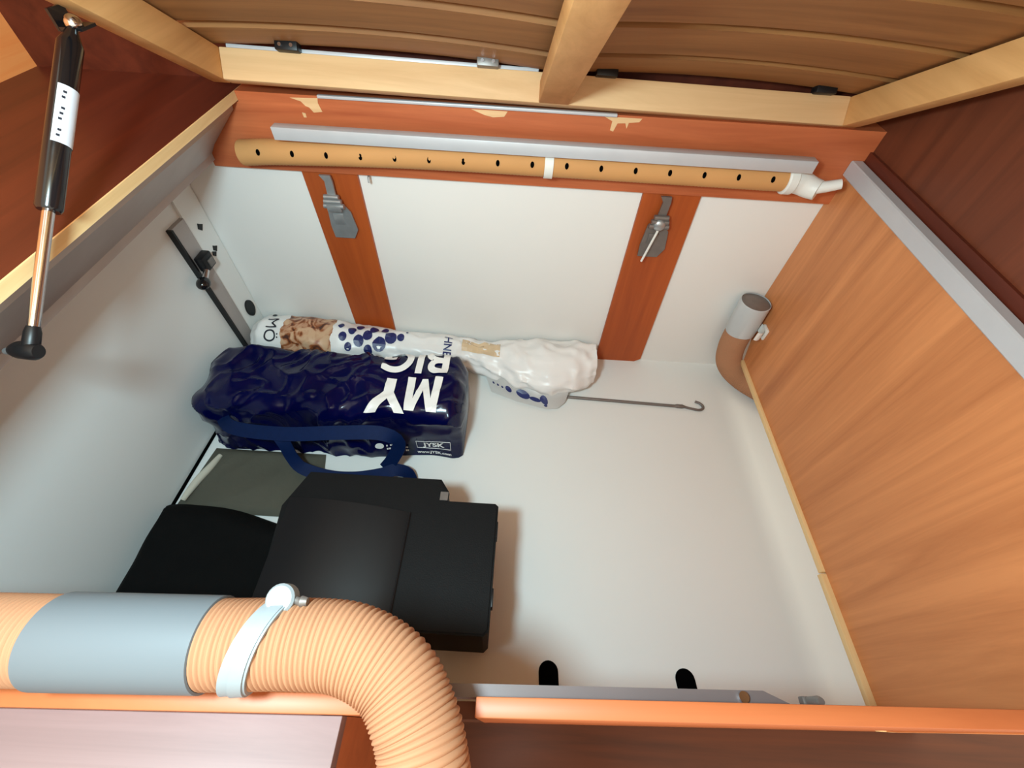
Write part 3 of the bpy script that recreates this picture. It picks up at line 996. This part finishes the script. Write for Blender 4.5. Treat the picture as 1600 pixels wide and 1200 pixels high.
wbag = thing('shopping_bag', (BAGX, 0.80, 0.0), 'rolled white plastic bag with printed picture and blue dots by the back wall', 'bag')
mb = MB()
NX, NA = 170, 56
ring = [[mb.bm.verts.new(wb(-0.700 + 0.928 * i / NX, 2 * PI * j / NA)) for j in range(NA)] for i in range(NX + 1)]
for i in range(NX):
    for j in range(NA):
        l = (j + 1) % NA
        mb.bm.faces.new([ring[i][j], ring[i][l], ring[i + 1][l], ring[i + 1][j]]).smooth = True
mb.bm.faces.new(ring[0][::-1])
# crumpled open mouth folds inward
inn = [mb.bm.verts.new(v.co + (Vector((0.215, 0.806, 0.05)) - v.co) * 0.55 - Vector((0.035, 0, 0))) for v in ring[NX]]
for j in range(NA):
    l = (j + 1) % NA
    mb.bm.faces.new([ring[NX][j], ring[NX][l], inn[l], inn[j]])
mb.bm.faces.new(inn)
bmesh.ops.recalc_face_normals(mb.bm, faces=mb.bm.faces[:])
mb.build('bag_body', 'bag', wbag, sharp=70)
# loose flap of the bag mouth lying towards the front
mb = MB()
fp = [[(-0.075, 0.765, 0.035), (-0.06, 0.735, 0.020), (-0.05, 0.715, 0.006)], [(0.0, 0.735, 0.045), (0.01, 0.708, 0.028), (0.02, 0.688, 0.006)], [(0.07, 0.722, 0.05), (0.085, 0.690, 0.030), (0.10, 0.668, 0.006)],
      [(0.12, 0.725, 0.048), (0.125, 0.692, 0.032), (0.130, 0.670, 0.010)], [(0.165, 0.735, 0.046), (0.160, 0.715, 0.030), (0.150, 0.690, 0.012)]]
fv = [[mb.bm.verts.new(p) for p in row] for row in fp]
for i in range(4):
    for j in range(2):
        mb.bm.faces.new([fv[i][j], fv[i][j + 1], fv[i + 1][j + 1], fv[i + 1][j]]).smooth = True
bmesh.ops.solidify(mb.bm, geom=mb.bm.faces[:], thickness=0.001)
flp = mb.build('mouth_flap', 'bag', wbag, sharp=70)


def flap_pt(u, v):
    i = min(3, int(u * 4)); t = u * 4 - i
    j = min(1, int(v * 2)); s = v * 2 - j
    A_, B_, C_, D_ = Vector(fp[i][j]), Vector(fp[i + 1][j]), Vector(fp[i][j + 1]), Vector(fp[i + 1][j + 1])
    return A_.lerp(B_, t).lerp(C_.lerp(D_, t), s) + Vector((0, -0.0012, 0.0014))


def dot(fn, c, r, name='printed_dot', mat='print_blue', par=None):
    mb = MB()
    for k in range(14):
        a0, a1 = k * PI / 7, (k + 1) * PI / 7
        mb.face([fn(*c), fn(c[0] + r[0] * math.cos(a0), c[1] + r[1] * math.sin(a0)), fn(c[0] + r[0] * math.cos(a1), c[1] + r[1] * math.sin(a1))])
    mb.build(name, mat, par)


for c, r in (((0.06, .42), (.010, .05)), ((0.10, .46), (.010, .05)), ((0.14, .50), (.010, .05)), ((0.20, .52), (.03, .14)), ((0.33, .58), (.06, .20)), ((0.43, .68), (.05, .10)), ((0.53, .64), (.055, .20)), ((.52, .86), (.03, .05))):
    dot(flap_pt, c, r, par=wbag)
# printed letters and dots on the roll: a = angle round the roll (90 deg is the top)
wrap_text('MÖ', 0.042, lambda x, y: wb(-0.630 + y, R(88) + x / 0.062 + PI * 0.12, 0.0016), 'lettering', 'ink', wbag, bold=0.0, maxe=0.006)
wrap_text('HNE', 0.030, lambda x, y: wb(-0.176 + y, R(108) + x / 0.05, 0.0016), 'lettering', 'print_blue', wbag, bold=0.0005, maxe=0.006)
wfn = lambda x, a: wb(x, a, 0.0016)
dot(wfn, (-0.645, R(50)), (.006, .10), mat='ink', par=wbag)
for (x, a, r) in ((-0.325, 100, .019), (-0.352, 122, .021), (-0.30, 96, .012), (-0.385, 100, .015), (-0.372, 78, .014), (-0.405, 118, .016), (-0.425, 92, .012), (-0.41, 72, .012), (-0.445, 112, .012), (-0.455, 82, .009), (-0.285, 78, .004), (-0.345, 74, .012), (-0.38, 140, .014), (-0.43, 136, .011)):
    dot(wfn, (x, R(a)), (r * .8, r / 0.056), par=wbag)
mb = MB()
for i in range(7):
    for j in range(4):
        q = []
        for di, dj in ((0, 0), (1, 0), (1, 1), (0, 1)):
            x = -0.138 + 0.105 * (i + di) / 7
            a = R(68 + 46 * (j + dj) / 4)
            q.append(wb(x, a, 0.0018))
        mb.face(q, True)
mb.build('clear_window', 'film', wbag)

# ================================================================== HOOK ROD
hk = thing('hooked_rod', (0.36, 0.708, 0.0), 'thin grey metal rod with a hook end lying on the white floor', 'rod')
MB().tube([(0.10, 0.716, 0.0045), (0.455, 0.7055, 0.0045)], 0.0042, 14).build('rod', 'steel_dark', hk)
MB().tube([(0.452, 0.7056, 0.0050), (0.458, 0.7054, 0.0052), (0.472, 0.7050, 0.0052), (0.482, 0.7045, 0.0045)], [0.0042, 0.0058, 0.0058, 0.003], 12).build('ferrule', 'steel_dark', hk)
p, _ = smooth_path([(0.478, 0.7046, 0.0045), (0.497, 0.700, 0.0045), (0.515, 0.697, 0.0045), (0.527, 0.701, 0.0045), (0.530, 0.711, 0.0045), (0.523, 0.720, 0.0045), (0.512, 0.725, 0.0045)], 30)
MB().tube(p, 0.0036, 10).build('hook', 'steel_dark', hk)

# ================================================================== BLACK CASES
HC = 0.20
cs = thing('storage_case', (-0.20, 0.24, 0.0), 'flat matte black case standing on the white floor near the duct', 'case')
poly = [(-0.385, 0.110), (-0.020, 0.110), (-0.012, 0.118), (-0.010, 0.322), (-0.016, 0.327), (-0.106, 0.327), (-0.106, 0.345), (-0.124, 0.370), (-0.375, 0.370), (-0.405, 0.300)]
poly = [(x * 0.962, y * 0.962) for x, y in poly]
mb = MB()
mb.prism(poly, 0.0, HC - 0.012, lambda p, q, t: (p, q, t))
mb.build('case_body', 'black_matte', cs)
mb = MB()
g = [(x + (0.002 if x > -.2 else -0.002), y + (-.001 if y < .2 else .001)) for x, y in poly]
mb.prism(g, HC - 0.0115, HC, lambda p, q, t: (p, q, t))
bmesh.ops.bevel(mb.bm, geom=[e for e in mb.bm.edges if all(abs(v.co.z - HC) < 1e-5 for v in e.verts)], offset=0.003, segments=2, affect='EDGES')
mb.build('lid', 'black_matte', cs)
MB().box(-0.1145, -0.1005, 0.315, 0.331, HC + .0002, HC + 0.002).build('corner_tab', 'steel_dark', cs)
for y in (0.16, 0.27):
    MB().box(-0.0097, -0.0062, y - 0.014, y + 0.014, HC - 0.030, HC - 0.004, 0.001).build('latch', 'black', cs)
# satin sleeve lying on the case: gently curved top
sl = thing('laptop_sleeve', (-0.28, 0.2, HC), 'satin black sleeve lying on top of the matte black case', 'sleeve')
mb = MB()
NXs = 16
rows = []
for i in range(NXs + 1):
    t = i / NXs
    x = -0.376 + 0.216 * t
    rows.append([(x, y, HC + 0.0008 + (0.020 * (math.sin(PI * (0.12 + 0.88 * t)) ** 0.8) if True else 0)) for y in (0.114, 0.288 + 0.012 * (1 - t))])
up_, dn_ = [], []
for row in rows:
    up_.append([mb.bm.verts.new(p) for p in row]); dn_.append([mb.bm.verts.new((p[0], p[1], HC + 0.0005)) for p in row])
for i in range(NXs):
    mb.bm.faces.new([up_[i][0], up_[i + 1][0], up_[i + 1][1], up_[i][1]]).smooth = True
    mb.bm.faces.new([dn_[i][0], dn_[i][1], dn_[i + 1][1], dn_[i + 1][0]])
    mb.bm.faces.new([dn_[i][0], dn_[i + 1][0], up_[i + 1][0], up_[i][0]])
    mb.bm.faces.new([dn_[i][1], up_[i][1], up_[i + 1][1], dn_[i + 1][1]])
mb.bm.faces.new([dn_[0][0], up_[0][0], up_[0][1], dn_[0][1]])
bmesh.ops.recalc_face_normals(mb.bm, faces=mb.bm.faces[:])
mb.build('sleeve_cover', 'black_sheen', sl)
MB().tube([(-0.1625, 0.114, HC + 0.0035), (-0.1625, 0.288, HC + 0.0035)], 0.0015, 8).build('zip', 'black', sl)

# soft black fabric bag left of the case
sb = thing('soft_bag', (-0.54, 0.2, 0.0), 'soft black fabric bag between the left white wall and black case', 'bag')
mb = MB()
NI, NJ = 30, 24
g = []
for i in range(NI + 1):
    row = []
    for j in range(NJ + 1):
        u, w = i / NI, j / NJ
        x = -0.725 + 0.318 * u + 0.0
        yb = 0.345 + 0.010 * math.sin(u * 5) - 0.03 * u * u
        y = 0.05 + (yb - 0.05) * w
        ed = min(u, 1 - u, w * 1.0, 1 - w)
        h = 0.075 * min(1, ed / 0.14) ** 0.5 + 0.008 * noise.noise(Vector((x * 14, y * 14, 1)))
        row.append(mb.bm.verts.new((x - (0.02 * (1 - w)) * (1 - u) * 0.3, y, max(0.002, h))))
    g.append(row)
for i in range(NI):
    for j in range(NJ):
        mb.bm.faces.new([g[i][j], g[i + 1][j], g[i + 1][j + 1], g[i][j + 1]]).smooth = True
rim = [g[i][0] for i in range(NI + 1)] + [g[NI][j] for j in range(1, NJ + 1)] + [g[i][NJ] for i in range(NI - 1, -1, -1)] + [g[0][j] for j in range(NJ - 1, 0, -1)]
low = [mb.bm.verts.new((v.co.x, v.co.y, 0.0005)) for v in rim]
for k in range(len(rim)):
    l = (k + 1) % len(rim)
    mb.bm.faces.new([rim[l], rim[k], low[k], low[l]])
mb.bm.faces.new(low)
bmesh.ops.recalc_face_normals(mb.bm, faces=mb.bm.faces[:])
mb.build('bag_body', 'black_soft', sb, sharp=60)


# grey cloth added to darken the floor as shade between blue and black bags
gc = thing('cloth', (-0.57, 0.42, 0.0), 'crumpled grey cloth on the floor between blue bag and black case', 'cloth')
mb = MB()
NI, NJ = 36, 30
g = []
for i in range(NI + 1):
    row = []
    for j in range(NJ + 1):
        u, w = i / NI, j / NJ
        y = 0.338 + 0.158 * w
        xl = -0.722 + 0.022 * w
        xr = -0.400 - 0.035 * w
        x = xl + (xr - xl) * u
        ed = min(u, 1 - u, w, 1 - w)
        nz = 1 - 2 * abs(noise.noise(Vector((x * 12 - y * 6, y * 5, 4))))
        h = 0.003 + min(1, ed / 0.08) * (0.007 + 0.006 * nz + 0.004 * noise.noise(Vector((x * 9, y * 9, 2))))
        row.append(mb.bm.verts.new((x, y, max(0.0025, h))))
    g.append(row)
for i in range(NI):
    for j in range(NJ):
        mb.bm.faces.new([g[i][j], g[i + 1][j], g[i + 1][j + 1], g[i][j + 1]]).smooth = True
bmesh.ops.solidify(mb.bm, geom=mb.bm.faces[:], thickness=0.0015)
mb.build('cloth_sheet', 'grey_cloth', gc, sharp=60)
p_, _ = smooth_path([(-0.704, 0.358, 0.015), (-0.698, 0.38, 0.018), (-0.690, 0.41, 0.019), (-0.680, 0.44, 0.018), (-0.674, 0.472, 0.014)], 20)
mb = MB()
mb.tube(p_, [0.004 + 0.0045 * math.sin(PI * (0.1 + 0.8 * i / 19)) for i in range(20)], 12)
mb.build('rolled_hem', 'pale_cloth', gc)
